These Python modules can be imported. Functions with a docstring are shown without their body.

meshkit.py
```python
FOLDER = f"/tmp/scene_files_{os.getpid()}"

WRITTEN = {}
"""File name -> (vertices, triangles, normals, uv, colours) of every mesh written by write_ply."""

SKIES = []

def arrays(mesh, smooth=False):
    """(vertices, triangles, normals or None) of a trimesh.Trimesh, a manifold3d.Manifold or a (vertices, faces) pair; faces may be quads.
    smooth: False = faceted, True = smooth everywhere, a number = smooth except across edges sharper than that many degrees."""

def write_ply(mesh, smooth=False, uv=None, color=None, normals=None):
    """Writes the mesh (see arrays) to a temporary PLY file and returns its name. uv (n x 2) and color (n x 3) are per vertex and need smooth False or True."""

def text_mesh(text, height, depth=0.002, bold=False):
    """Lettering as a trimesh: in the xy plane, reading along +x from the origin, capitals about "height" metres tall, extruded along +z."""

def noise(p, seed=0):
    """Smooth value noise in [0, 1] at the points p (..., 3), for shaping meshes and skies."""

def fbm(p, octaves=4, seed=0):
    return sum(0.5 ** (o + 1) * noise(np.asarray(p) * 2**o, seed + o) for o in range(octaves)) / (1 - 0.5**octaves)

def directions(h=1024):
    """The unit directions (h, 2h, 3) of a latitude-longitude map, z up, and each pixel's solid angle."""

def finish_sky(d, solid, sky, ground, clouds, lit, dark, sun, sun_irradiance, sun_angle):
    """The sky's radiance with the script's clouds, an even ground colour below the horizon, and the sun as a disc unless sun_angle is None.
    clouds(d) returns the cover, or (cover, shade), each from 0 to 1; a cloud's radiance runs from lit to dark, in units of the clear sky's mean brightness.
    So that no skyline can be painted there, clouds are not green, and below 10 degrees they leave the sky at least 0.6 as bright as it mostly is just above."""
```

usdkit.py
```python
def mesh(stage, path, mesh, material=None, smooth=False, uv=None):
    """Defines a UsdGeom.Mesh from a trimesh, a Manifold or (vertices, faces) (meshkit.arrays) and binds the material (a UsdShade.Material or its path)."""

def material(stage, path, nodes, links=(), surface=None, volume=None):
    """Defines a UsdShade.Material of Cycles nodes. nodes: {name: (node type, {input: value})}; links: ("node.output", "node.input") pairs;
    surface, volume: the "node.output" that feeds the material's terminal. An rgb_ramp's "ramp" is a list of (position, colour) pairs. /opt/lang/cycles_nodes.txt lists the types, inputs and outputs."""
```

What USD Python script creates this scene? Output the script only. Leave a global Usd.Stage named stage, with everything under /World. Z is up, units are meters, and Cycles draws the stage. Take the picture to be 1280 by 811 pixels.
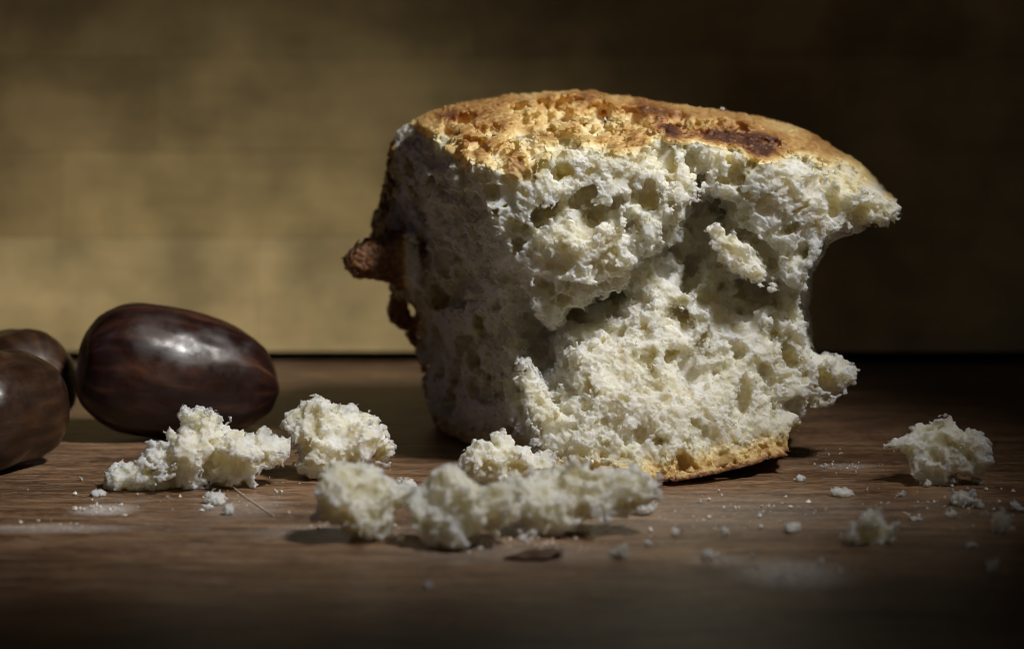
import math
import numpy as np, trimesh, shapely, usdkit, meshkit
from scipy import ndimage as ndi
from scipy.interpolate import RBFInterpolator
from pxr import Usd, UsdGeom, UsdLux, UsdShade, Gf, Sdf, Vt

stage = Usd.Stage.CreateInMemory()
UsdGeom.SetStageUpAxis(stage, 'Z')
UsdGeom.SetStageMetersPerUnit(stage, 1.0)
world = UsdGeom.Xform.Define(stage, '/World')
stage.SetDefaultPrim(world.GetPrim())

# ------------------------------------------------------------------ camera
# worked out in millimetres: the lens looks level along +y, 75 mm above the board, 430 mm before the bread
FP, CU, CV, DIST, CAMH = 2870.0, 640.0, 100.0, 430.0, 75.0
AP = 22.3
cam = UsdGeom.Camera.Define(stage, '/World/Camera')
cam.AddTranslateOp().Set(Gf.Vec3d(0, -DIST / 1000, CAMH / 1000))
cam.AddRotateXYZOp().Set(Gf.Vec3f(90, 0, 0))
cam.CreateHorizontalApertureAttr(AP)
cam.CreateVerticalApertureAttr(AP * 811 / 1280)
cam.CreateFocalLengthAttr(AP * FP / 1280)
cam.CreateVerticalApertureOffsetAttr(-(405.5 - CV) / 1280 * AP)
cam.CreateFStopAttr(9.2)
cam.CreateFocusDistanceAttr(0.431)
cam.CreateClippingRangeAttr(Gf.Vec2f(0.01, 50))
cam.CreateExposureAttr(0.0)

# ------------------------------------------------------------------ lamps
def look_at(prim, pos, target):
    p, t = Gf.Vec3d(*[x / 1000 for x in pos]), Gf.Vec3d(*[x / 1000 for x in target])
    m = Gf.Matrix4d().SetLookAt(p, t, Gf.Vec3d(0, 0, 1)).GetInverse()
    UsdGeom.Xformable(prim).AddTransformOp().Set(m)

KEY_POS, KEY_AIM = (184, -190, 364), (-68, 64, -9)
key = UsdLux.SphereLight.Define(stage, '/World/key_spot_lamp')
key.CreateRadiusAttr(0.03)
key.CreateNormalizeAttr(True)
key.CreateIntensityAttr(3.5)
key.CreateColorAttr(Gf.Vec3f(1.0, 0.965, 0.92))
sh = UsdLux.ShapingAPI.Apply(key.GetPrim())
sh.CreateShapingConeAngleAttr(18.9)
sh.CreateShapingConeSoftnessAttr(1.0)
look_at(key, KEY_POS, KEY_AIM)

def panel(name, w, h, power, col, pos, aim):
    l = UsdLux.RectLight.Define(stage, '/World/' + name)
    l.CreateWidthAttr(w); l.CreateHeightAttr(h); l.CreateNormalizeAttr(True)
    l.CreateIntensityAttr(power); l.CreateColorAttr(Gf.Vec3f(*col))
    look_at(l, pos, aim)
panel('added_fill_light', 0.6, 0.5, 0.05, (1.0, 0.92, 0.76), (620, -700, 520), (20, 60, 20))  # unseen fill, added to lift the dark right side of the backboard
panel('small_window_lamp', 0.085, 0.06, 0.011, (0.42, 0.46, 1.0), (-407, -185, 310), (-77, 45, 15))

# ------------------------------------------------------------------ helpers
used = {}
def numbered(path):
    n = used.get(path, 0)
    used[path] = n + 1
    return path if n == 0 else '%s_%03d' % (path, n)

def tag(prim, label=None, cat=None, group=None, kind=None):
    for k, v in (('label', label), ('category', cat), ('group', group), ('kind', kind)):
        if v:
            prim.SetCustomDataByKey(k, v)
    return prim

def thing(name, label, cat, loc=(0, 0, 0), group=None):
    x = UsdGeom.Xform.Define(stage, numbered('/World/' + name))
    x.AddTranslateOp().Set(Gf.Vec3d(*[c / 1000 for c in loc]))
    return tag(x.GetPrim(), label, cat, group)

def put(name, v, f, mat, parent=None, normals=None, pv=None, smooth=False, label=None, cat=None, group=None, kind=None, loc=None):
    """one Mesh prim; vertices in millimetres; pv = per-vertex primvars"""
    path = numbered((parent.GetPath().pathString if parent else '/World') + '/' + name)
    v = np.asarray(v, float) / 1000
    if normals is None and smooth is not False:
        v, f, normals = meshkit.arrays((v, f), smooth)
    m = usdkit.mesh(stage, path, (v, np.asarray(f)), mat)
    if normals is not None:
        m.CreateNormalsAttr(Vt.Vec3fArray.FromNumpy(np.asarray(normals, np.float32)))
        m.SetNormalsInterpolation('vertex')
    for k, val in (pv or {}).items():
        val = np.asarray(val, np.float32)
        t = Sdf.ValueTypeNames.FloatArray if val.ndim == 1 else Sdf.ValueTypeNames.Float3Array
        arr = Vt.FloatArray.FromNumpy(val) if val.ndim == 1 else Vt.Vec3fArray.FromNumpy(val)
        UsdGeom.PrimvarsAPI(m).CreatePrimvar(k, t, 'vertex').Set(arr)
    if loc is not None:
        m.AddTranslateOp().Set(Gf.Vec3d(*[c / 1000 for c in loc]))
    tag(m.GetPrim(), label, cat, group, kind)
    return m.GetPrim()

def ground_at(u, v):
    """point of the board (z = 0) seen at pixel u, v of the 1280-wide photograph: x, y in mm"""
    D = CAMH * FP / (v - CV)
    return (u - CU) * D / FP, D - DIST

def sstep(a, b, x):
    t = np.clip((x - a) / (b - a), 0, 1)
    return t * t * (3 - 2 * t)

def surface_nets(d):
    """(vertices in index space, triangles) of the zero level of d, negative inside"""
    s = d < 0
    nx, ny, nz = s.shape
    c = s.view(np.int8)
    cnt = c[:-1] + c[1:]
    cnt = cnt[:, :-1] + cnt[:, 1:]
    cnt = cnt[:, :, :-1] + cnt[:, :, 1:]
    i, j, k = np.nonzero((cnt > 0) & (cnt < 8))
    del cnt
    corner = {}
    for o in np.ndindex(2, 2, 2):
        corner[o] = d[i + o[0], j + o[1], k + o[2]]
    acc, num = np.zeros((len(i), 3), np.float32), np.zeros(len(i), np.float32)
    for ax in range(3):
        for o in np.ndindex(2, 2, 2):
            if o[ax]:
                continue
            p = list(o); p[ax] = 1; p = tuple(p)
            A, B = corner[o], corner[p]
            x = (A < 0) != (B < 0)
            t = np.where(x, A / np.where(x, A - B, 1), 0)
            for q in range(3):
                acc[:, q] += np.where(x, (t if q == ax else o[q]), 0)
            num += x
    v = acc / num[:, None] + np.stack([i, j, k], 1)
    vid = np.full((nx - 1, ny - 1, nz - 1), -1, np.int32)
    vid[i, j, k] = np.arange(len(i), dtype=np.int32)
    quads = []
    for ax in range(3):
        lo, hi = [slice(None)] * 3, [slice(None)] * 3
        lo[ax], hi[ax] = slice(0, -1), slice(1, None)
        e = s[tuple(lo)] != s[tuple(hi)]
        b1, b2 = [q for q in range(3) if q != ax]
        cut = [slice(None)] * 3
        cut[b1] = slice(1, -1); cut[b2] = slice(1, -1)
        idx = np.stack(np.nonzero(e[tuple(cut)]), 1)
        idx[:, b1] += 1; idx[:, b2] += 1
        def at(o1, o2):
            q = idx.copy(); q[:, b1] -= o1; q[:, b2] -= o2
            return vid[q[:, 0], q[:, 1], q[:, 2]]
        Q = np.stack([at(1, 1), at(0, 1), at(0, 0), at(1, 0)], 1)
        inside = s[idx[:, 0], idx[:, 1], idx[:, 2]]
        flip = inside if ax != 1 else ~inside
        Q = np.where(flip[:, None], Q, Q[:, ::-1])
        quads.append(Q)
    Q = np.vstack(quads)
    f = np.vstack([Q[:, [0, 1, 2]], Q[:, [0, 2, 3]]])
    return v, f

def vertex_normals(v, f):
    n = np.zeros_like(v)
    fn = np.cross(v[f[:, 1]] - v[f[:, 0]], v[f[:, 2]] - v[f[:, 0]])
    for k in range(3):
        for q in range(3):
            n[:, q] += np.bincount(f[:, k], fn[:, q], len(v))
    return n / np.maximum(np.linalg.norm(n, axis=1, keepdims=True), 1e-12)

def drop_islands(v, f, keep=60):
    """removes specks of surface that hang free in the air"""
    from scipy.sparse import coo_matrix
    from scipy.sparse.csgraph import connected_components
    e = np.vstack([f[:, :2], f[:, 1:]])
    _, lab = connected_components(coo_matrix((np.ones(len(e), np.int8), (e[:, 0], e[:, 1])), (len(v), len(v))), directed=False)
    size = np.bincount(lab)
    big = size.argmax() if keep is None else None
    ok = (lab == big) if keep is None else (size[lab] >= keep)
    ren = np.cumsum(ok) - 1
    f = f[ok[f[:, 0]]]
    return v[ok], ren[f], ok

PITCH = 0.21          # mm, spacing of the crumb's lattice
rng = np.random.default_rng(7)

def noise_tile(n, sigmas, amps, seed):
    r_ = np.random.default_rng(seed)
    t = np.zeros((n, n, n), np.float32)
    for s_, a_ in zip(sigmas, amps):
        w = ndi.gaussian_filter(r_.standard_normal((n, n, n)).astype(np.float32), s_, mode='wrap')
        t += a_ * w / w.std()
    return t

TN = 144
TILE_N = noise_tile(TN, (5.0, 2.0, 0.75), (0.04, 0.03, 0.10), 4)

TILE_W = noise_tile(TN, (6.0, 3.0, 1.4), (0.75, 0.5, 0.3), 14)

def tiled(t, shape, off=(0, 0, 0)):
    return t[np.ix_((np.arange(shape[0]) + off[0]) % TN, (np.arange(shape[1]) + off[1]) % TN, (np.arange(shape[2]) + off[2]) % TN)]

def carve(d, A, B, C, centre, rad, ax=(1, 1, 1), rot=0.0, pore=None, mark=255, warp=1.0):
    """cuts an ellipsoidal, wavy-walled gas bubble (mm) out of the field d given on axes A, B, C; pore remembers where"""
    R = rad * max(1 / min(ax), 1) + 0.4
    sl = []
    for X, c in zip((A, B, C), centre):
        lo, hi = np.searchsorted(X, (c - R, c + R))
        if hi <= lo:
            return
        sl.append(slice(lo, hi))
    a, b, c = A[sl[0]] - centre[0], B[sl[1]] - centre[1], C[sl[2]] - centre[2]
    if rot:
        cs, sn = math.cos(rot), math.sin(rot)
        P = (a[:, None] * cs + b[None] * sn) * ax[0]
        Q = (-a[:, None] * sn + b[None] * cs) * ax[1]
        q2 = (P * P + Q * Q)[:, :, None]
    else:
        q2 = ((a * ax[0]) ** 2)[:, None, None] + ((b * ax[1]) ** 2)[None, :, None]
    hole = (rad - np.sqrt(q2 + ((c * ax[2]) ** 2)[None, None])).astype(np.float32)
    ix = np.ix_(*[(np.arange(q.start, q.stop) + 17) % TN for q in sl])
    hole += (min(0.9, 0.45 * rad) if mark > 100 else 0.17 * rad) * warp * TILE_W[ix]
    sub = d[tuple(sl)]
    if pore is not None and mark:
        ps = pore[tuple(sl)]
        ps[hole > sub] = mark
    np.maximum(sub, hole, out=sub)

def flaps(d, base, A, B, C, r_, n, rlo, rhi, ok=None, step=1):
    """thin torn flakes and strands that stand out of the surface at odd angles"""
    at = np.stack(np.nonzero(np.abs(base[::step, ::step, ::step]) < 0.4), 1) * step
    if ok is not None:
        at = at[ok(at)]
    for i, j, k in at[r_.integers(0, len(at), n)]:
        r = rlo * (rhi / rlo) ** (r_.random() ** 1.6)
        Q = np.linalg.qr(r_.normal(size=(3, 3)))[0]
        inv = np.array([1, 1 / r_.uniform(0.35, 0.8), 1 / r_.uniform(0.16, 0.30)])
        sl = []
        for X, c in ((A, A[i]), (B, B[j]), (C, C[k])):
            lo, hi = np.searchsorted(X, (c - r - 0.3, c + r + 0.3))
            sl.append(slice(lo, hi))
        a, b, c = A[sl[0]] - A[i], B[sl[1]] - B[j], C[sl[2]] - C[k]
        q2 = 0
        for m in range(3):
            t = (a * Q[0, m])[:, None, None] + (b * Q[1, m])[None, :, None] + (c * Q[2, m])[None, None]
            q2 = q2 + (t * inv[m]) ** 2
        ix = np.ix_(*[(np.arange(q.start, q.stop) + 53) % TN for q in sl])
        e = (np.sqrt(q2) - r) / inv[2] ** 0.8 + 0.10 * TILE_W[ix]
        sub = d[tuple(sl)]
        np.minimum(sub, e.astype(np.float32), out=sub)

def crumble(d, base, A, B, C, r_, levels, pore, ok=None, step=1, scale=1.0):
    """covers the torn surface with dimples where gas bubbles were torn open: levels = (radius, how deep the centre lies from/to, cover, pore mark)"""
    cell = (A[1] - A[0]) * (B[1] - B[0]) * (C[1] - C[0]) * step ** 3
    shell = np.stack(np.nonzero((base[::step, ::step, ::step] > -1.6) & (base[::step, ::step, ::step] < 2.2)), 1) * step
    if ok is not None:
        shell = shell[ok(shell)]
    bv = base[shell[:, 0], shell[:, 1], shell[:, 2]]
    for r0, lo, hi, cover, mark in levels:
        r0 = r0 * scale
        near = shell[(bv > lo * r0) & (bv < hi * r0)]
        if not len(near):
            continue
        n = int(cover * len(near) * cell / ((hi - lo) * r0) / (math.pi * (0.8 * r0) ** 2))
        for i, j, k in near[r_.integers(0, len(near), n)]:
            q = r_.uniform(0.6, 1.3, 3)
            carve(d, A, B, C, (A[i], B[j], C[k]), r0 * r_.uniform(0.65, 1.25), q, rot=r_.uniform(-0.6, 0.6), pore=pore, mark=mark)

# ------------------------------------------------------------------ materials
def mat(name, nodes, links, surface):
    return usdkit.material(stage, '/World/Looks/' + name, nodes, links, surface=surface)

M = {}
M['crumb'] = mat('bread_crumb', {
    'g': ('geometry', {}),
    'n1': ('noise_texture', {'scale': 260.0, 'detail': 3.0, 'roughness': 0.6}),
    'n2': ('noise_texture', {'scale': 2600.0, 'detail': 4.0, 'roughness': 0.8}),
    'at': ('attribute', {'attribute': 'toast'}),
    'r1': ('rgb_ramp', {'ramp': [(0.30, (0.72, 0.675, 0.54)), (0.55, (0.78, 0.755, 0.665)), (0.75, (0.81, 0.795, 0.735))]}),
    'r2': ('rgb_ramp', {'ramp': [(0.0, (1, 1, 1)), (0.20, (0.99, 0.88, 0.60)), (0.40, (0.86, 0.62, 0.26)), (0.7, (0.45, 0.19, 0.045)), (1.0, (0.10, 0.035, 0.015))]}),
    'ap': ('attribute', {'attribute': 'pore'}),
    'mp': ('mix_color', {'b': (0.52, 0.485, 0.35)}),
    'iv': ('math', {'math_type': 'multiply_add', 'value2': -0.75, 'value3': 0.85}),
    'mx': ('mix_color', {'blend_type': 'multiply', 'fac': 1.0}),
    'bp': ('bump', {'distance': 0.0006}),
    'p': ('principled_bsdf', {'roughness': 0.75, 'specular_ior_level': 0.15, 'subsurface_weight': 0.7, 'subsurface_radius': (1.0, 0.82, 0.5), 'subsurface_scale': 0.0009, 'sheen_weight': 0.1}),
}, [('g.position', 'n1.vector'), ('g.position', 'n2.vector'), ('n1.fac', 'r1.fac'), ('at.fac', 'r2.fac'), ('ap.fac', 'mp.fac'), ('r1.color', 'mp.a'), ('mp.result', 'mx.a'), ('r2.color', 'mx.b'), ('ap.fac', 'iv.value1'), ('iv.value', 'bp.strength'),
    ('mx.result', 'p.base_color'), ('n2.fac', 'bp.height'), ('bp.normal', 'p.normal')], 'p.BSDF')

M['crust'] = mat('bread_crust', {
    'g': ('geometry', {}),
    'n1': ('noise_texture', {'scale': 700.0, 'detail': 4.0, 'roughness': 0.65}),
    'n2': ('noise_texture', {'scale': 4200.0, 'detail': 3.0, 'roughness': 0.75}),
    'at': ('attribute', {'attribute': 'toast'}),
    'sc': ('math', {'math_type': 'multiply_add', 'value2': 1.3, 'value3': 0.35}),
    'ad': ('math', {'math_type': 'multiply', 'use_clamp': True}),
    'r2': ('rgb_ramp', {'ramp': [(0.0, (0.79, 0.745, 0.62)), (0.18, (0.76, 0.66, 0.43)), (0.38, (0.61, 0.44, 0.19)), (0.60, (0.36, 0.195, 0.065)), (0.80, (0.18, 0.075, 0.028)), (1.0, (0.055, 0.024, 0.016))]}),
    'bp': ('bump', {'strength': 0.55, 'distance': 0.0003}),
    'p': ('principled_bsdf', {'roughness': 0.40, 'specular_ior_level': 0.45, 'subsurface_weight': 0.3, 'subsurface_radius': (1.0, 0.6, 0.25), 'subsurface_scale': 0.0008}),
}, [('g.position', 'n1.vector'), ('g.position', 'n2.vector'), ('n1.fac', 'sc.value1'), ('sc.value', 'ad.value1'), ('at.fac', 'ad.value2'), ('ad.value', 'r2.fac'),
    ('r2.color', 'p.base_color'), ('n2.fac', 'bp.height'), ('bp.normal', 'p.normal')], 'p.BSDF')

def chestnut_mat(name, ramp):
  return mat(name, {
    'at': ('attribute', {'attribute': 'grain'}),
    'g': ('geometry', {}),
    'n1': ('noise_texture', {'scale': 2.2, 'detail': 4.0, 'roughness': 0.5, 'distortion': 0.5}),
    'n2': ('noise_texture', {'scale': 190.0, 'detail': 4.0, 'roughness': 0.65}),
    'n3': ('noise_texture', {'scale': 900.0, 'detail': 4.0, 'roughness': 0.6}),
    'r1': ('rgb_ramp', {'ramp': ramp}),
    'r2': ('rgb_ramp', {'ramp': [(0.36, (0.22, 0.22, 0.22)), (0.64, (0.52, 0.52, 0.52))]}),
    'mx': ('mix_color', {'blend_type': 'multiply', 'fac': 0.5}),
    'bp': ('bump', {'strength': 0.25, 'distance': 0.0003}),
    'p': ('principled_bsdf', {'specular_ior_level': 0.4}),
}, [('at.vector', 'n1.vector'), ('g.position', 'n2.vector'), ('g.position', 'n3.vector'), ('n1.fac', 'r1.fac'), ('n2.fac', 'r2.fac'), ('r1.color', 'mx.a'), ('n2.color', 'mx.b'),
    ('r1.color', 'p.base_color'), ('r2.color', 'p.roughness'), ('n1.fac', 'bp.height'), ('bp.normal', 'p.normal')], 'p.BSDF')

M['chestnut'] = chestnut_mat('chestnut_shell', [(0.30, (0.010, 0.004, 0.003)), (0.50, (0.020, 0.008, 0.006)), (0.64, (0.046, 0.018, 0.011)), (0.82, (0.12, 0.054, 0.028))])
M['chestnut_warm'] = chestnut_mat('chestnut_shell_warm', [(0.30, (0.016, 0.008, 0.004)), (0.50, (0.032, 0.015, 0.008)), (0.70, (0.065, 0.032, 0.015)), (0.88, (0.15, 0.085, 0.038))])

def wood(name, ramp, stretch, rough, fine=1.0, bump=0.35, seedoff=(0, 0, 0)):
    return mat(name, {
        'g': ('geometry', {}),
        'm1': ('mapping', {'scale': stretch, 'location': seedoff}),
        'm2': ('mapping', {'scale': tuple(s * 3 for s in stretch)}),
        'n1': ('noise_texture', {'scale': 1.0, 'detail': 6.0, 'roughness': 0.62, 'distortion': 0.6}),
        'n2': ('noise_texture', {'scale': 1.0, 'detail': 4.0, 'roughness': 0.6}),
        'n3': ('noise_texture', {'scale': 42.0, 'detail': 3.0, 'roughness': 0.55}),
        'r1': ('rgb_ramp', {'ramp': ramp}),
        'r2': ('rgb_ramp', {'ramp': [(0.32, (0.45, 0.42, 0.40)), (0.46, (1, 1, 1))]}),
        'r3': ('rgb_ramp', {'ramp': [(0.35, (0.66, 0.66, 0.66)), (0.65, (1.15, 1.15, 1.15))]}),
        'mx': ('mix_color', {'blend_type': 'multiply', 'fac': fine}),
        'my': ('mix_color', {'blend_type': 'multiply', 'fac': 1.0, 'use_clamp': False}),
        'bp': ('bump', {'strength': bump, 'distance': 0.0004}),
        'p': ('principled_bsdf', {'roughness': rough, 'specular_ior_level': 0.4}),
    }, [('g.position', 'm1.vector'), ('g.position', 'm2.vector'), ('g.position', 'n3.vector'), ('m1.vector', 'n1.vector'), ('m2.vector', 'n2.vector'), ('n1.fac', 'r1.fac'), ('n2.fac', 'r2.fac'), ('n3.fac', 'r3.fac'),
        ('r1.color', 'mx.a'), ('r2.color', 'mx.b'), ('mx.result', 'my.a'), ('r3.color', 'my.b'), ('my.result', 'p.base_color'), ('n2.fac', 'bp.height'), ('bp.normal', 'p.normal')], 'p.BSDF')

def board_wood():
    """brown board: long streaks, short dark pores, knife scratches and a thin rubbed-in film of flour where the photograph shows it"""
    N = {
        'g': ('geometry', {}),
        'm1': ('mapping', {'scale': (70, 330, 330)}),
        'm2': ('mapping', {'scale': (420, 1700, 1700)}),
        'm3': ('mapping', {'scale': (16, 60, 60)}),
        'm4': ('mapping', {'scale': (60, 420, 60), 'rotation': (0, 0, 0.42)}),
        'm5': ('mapping', {'scale': (50, 380, 60), 'rotation': (0, 0, -0.3)}),
        'n1': ('noise_texture', {'detail': 5.0, 'roughness': 0.6, 'distortion': 0.5}),
        'n2': ('noise_texture', {'detail': 4.0, 'roughness': 0.65}),
        'n3': ('noise_texture', {'detail': 3.0, 'roughness': 0.55}),
        'n4': ('noise_texture', {'detail': 1.0}), 'n5': ('noise_texture', {'detail': 1.0}),
        'n6': ('noise_texture', {'scale': 1200.0, 'detail': 4.0, 'roughness': 0.7}),
        'r1': ('rgb_ramp', {'ramp': [(0.28, (0.055, 0.027, 0.014)), (0.48, (0.158, 0.086, 0.043)), (0.72, (0.32, 0.200, 0.113))]}),
        'r2': ('rgb_ramp', {'ramp': [(0.34, (0.20, 0.17, 0.15)), (0.47, (0.9, 0.9, 0.9)), (0.62, (1.25, 1.25, 1.25))]}),
        'r3': ('rgb_ramp', {'ramp': [(0.35, (0.62, 0.60, 0.58)), (0.65, (1.2, 1.2, 1.2))]}),
        'r4': ('rgb_ramp', {'ramp': [(0.490, (0, 0, 0)), (0.5, (1, 1, 1)), (0.510, (0, 0, 0))]}),
        'r5': ('rgb_ramp', {'ramp': [(0.495, (0, 0, 0)), (0.5, (1, 1, 1)), (0.505, (0, 0, 0))]}),
        'mx': ('mix_color', {'blend_type': 'multiply', 'fac': 1.0, 'use_clamp': False}),
        'my': ('mix_color', {'blend_type': 'multiply', 'fac': 1.0, 'use_clamp': False}),
        'sa': ('math', {'math_type': 'maximum'}), 'sb': ('math', {'math_type': 'multiply', 'value2': 0.7}),
        'ms': ('mix_color', {'b': (0.34, 0.27, 0.21)}),
        'mf': ('mix_color', {'b': (0.62, 0.59, 0.56)}),
        'bp': ('bump', {'strength': 0.7, 'distance': 0.0003}),
        'p': ('principled_bsdf', {'roughness': 0.44, 'specular_ior_level': 0.45}),
    }
    L = [('g.position', m + '.vector') for m in ('m1', 'm2', 'm3', 'm4', 'm5', 'n6')] + [('m%d.vector' % q, 'n%d.vector' % q) for q in range(1, 6)]
    L += [('n%d.fac' % q, 'r%d.fac' % q) for q in range(1, 6)]
    L += [('r1.color', 'mx.a'), ('r2.color', 'mx.b'), ('mx.result', 'my.a'), ('r3.color', 'my.b'), ('my.result', 'ms.a'), ('r4.color', 'sa.value1'), ('r5.color', 'sa.value2'), ('sa.value', 'sb.value1'), ('sb.value', 'ms.fac'),
          ('ms.result', 'mf.a'), ('mf.result', 'p.base_color'), ('n2.fac', 'bp.height'), ('bp.normal', 'p.normal')]
    acc = None
    for q, (u, v_, du, dv, amt) in enumerate(((130, 637, 55, 10, 1.3), (60, 660, 150, 8, 0.8), (305, 632, 70, 22, 0.35), (990, 717, 95, 26, 1.4), (900, 700, 60, 12, 0.5), (1060, 583, 55, 6, 0.5), (640, 690, 220, 22, 0.35), (420, 665, 160, 14, 0.4), (900, 640, 330, 40, 0.25))):
        x, y = ground_at(u, v_)
        rx = du * (y + DIST) / FP
        ry = (ground_at(u, v_ - dv)[1] - ground_at(u, v_ + dv)[1]) / 2
        a, b, c, e = 'fm%d' % q, 'fl%d' % q, 'fr%d' % q, 'fa%d' % q
        N[a] = ('mapping', {'location': (-x / rx, -y / ry, 0), 'scale': (1000 / rx, 1000 / ry, 0)})
        N[b] = ('vector_math', {'math_type': 'length'})
        N[c] = ('map_range', {'range_type': 'smoothstep', 'from_min': 1.0, 'from_max': 0.2, 'to_min': 0.0, 'to_max': amt, 'clamp': True})
        L += [('g.position', a + '.vector'), (a + '.vector', b + '.vector1'), (b + '.value', c + '.value')]
        if acc is None:
            acc = c + '.result'
        else:
            N[e] = ('math', {'math_type': 'maximum'})
            L += [(acc, e + '.value1'), (c + '.result', e + '.value2')]
            acc = e + '.value'
    N['fn'] = ('map_range', {'range_type': 'smoothstep', 'from_min': 0.50, 'from_max': 0.62, 'to_min': 0.0, 'to_max': 1.0, 'clamp': True})
    N['fs'] = ('math', {'math_type': 'multiply_add', 'value2': 0.55})
    N['fx'] = ('math', {'math_type': 'multiply', 'use_clamp': True})
    N['f2'] = ('math', {'math_type': 'multiply', 'value2': 0.7})
    L += [('n6.fac', 'fn.value'), ('n2.fac', 'f2.value1'), ('fn.result', 'fs.value1'), ('f2.value', 'fs.value3'), ('fs.value', 'fx.value1'), (acc, 'fx.value2'), ('fx.value', 'mf.fac')]
    return mat('board_wood', N, L, 'p.BSDF')
M['board'] = board_wood()
STAVE = [wood('stave_wood_%s' % n, [(0.25, tuple(0.88 * x for x in c)), (0.5, c), (0.75, tuple(min(1, 1.08 * x) for x in c))], (14, 90, 90), 0.5, 0.14, 0.1, (k * 3.7, k * 1.3, 0))
         for k, (n, c) in enumerate((('pale', (0.65, 0.50, 0.235)), ('honey', (0.58, 0.43, 0.185)), ('tan', (0.53, 0.385, 0.165)), ('straw', (0.58, 0.445, 0.205))))]
def plain(name, col, rough=0.6):
    return mat(name, {'g': ('geometry', {}), 'n': ('noise_texture', {'scale': 900.0, 'detail': 4.0}), 'r': ('rgb_ramp', {'ramp': [(0.3, tuple(0.7 * c for c in col)), (0.7, tuple(min(1, 1.25 * c) for c in col))]}),
                      'p': ('principled_bsdf', {'roughness': rough})}, [('g.position', 'n.vector'), ('n.fac', 'r.fac'), ('r.color', 'p.base_color')], 'p.BSDF')
M['dark_wood'] = plain('dark_wood', (0.10, 0.062, 0.035))
M['chip'] = plain('crust_chip', (0.075, 0.036, 0.018), 0.45)
M['flour'] = plain('flour', (0.72, 0.70, 0.66), 0.9)
M['fibre'] = plain('fibre', (0.62, 0.54, 0.42), 0.6)

# ------------------------------------------------------------------ board and backboard
def box(x0, x1, y0, y1, z0, z1, ch=0.0):
    if ch <= 0:
        b = trimesh.creation.box((x1 - x0, y1 - y0, z1 - z0))
    else:
        pts = []
        for sx in (0, 1):
            for sy in (0, 1):
                for sz in (0, 1):
                    for k in range(3):
                        c = [ch if k != q else 0 for q in range(3)]
                        pts.append([(x0 + c[0], x1 - c[0])[sx], (y0 + c[1], y1 - c[1])[sy], (z0 + c[2], z1 - c[2])[sz]])
        b = trimesh.convex.convex_hull(np.array(pts))
        return np.array(b.vertices), np.array(b.faces)
    b.apply_translation(((x0 + x1) / 2, (y0 + y1) / 2, (z0 + z1) / 2))
    return np.array(b.vertices), np.array(b.faces)

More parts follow.
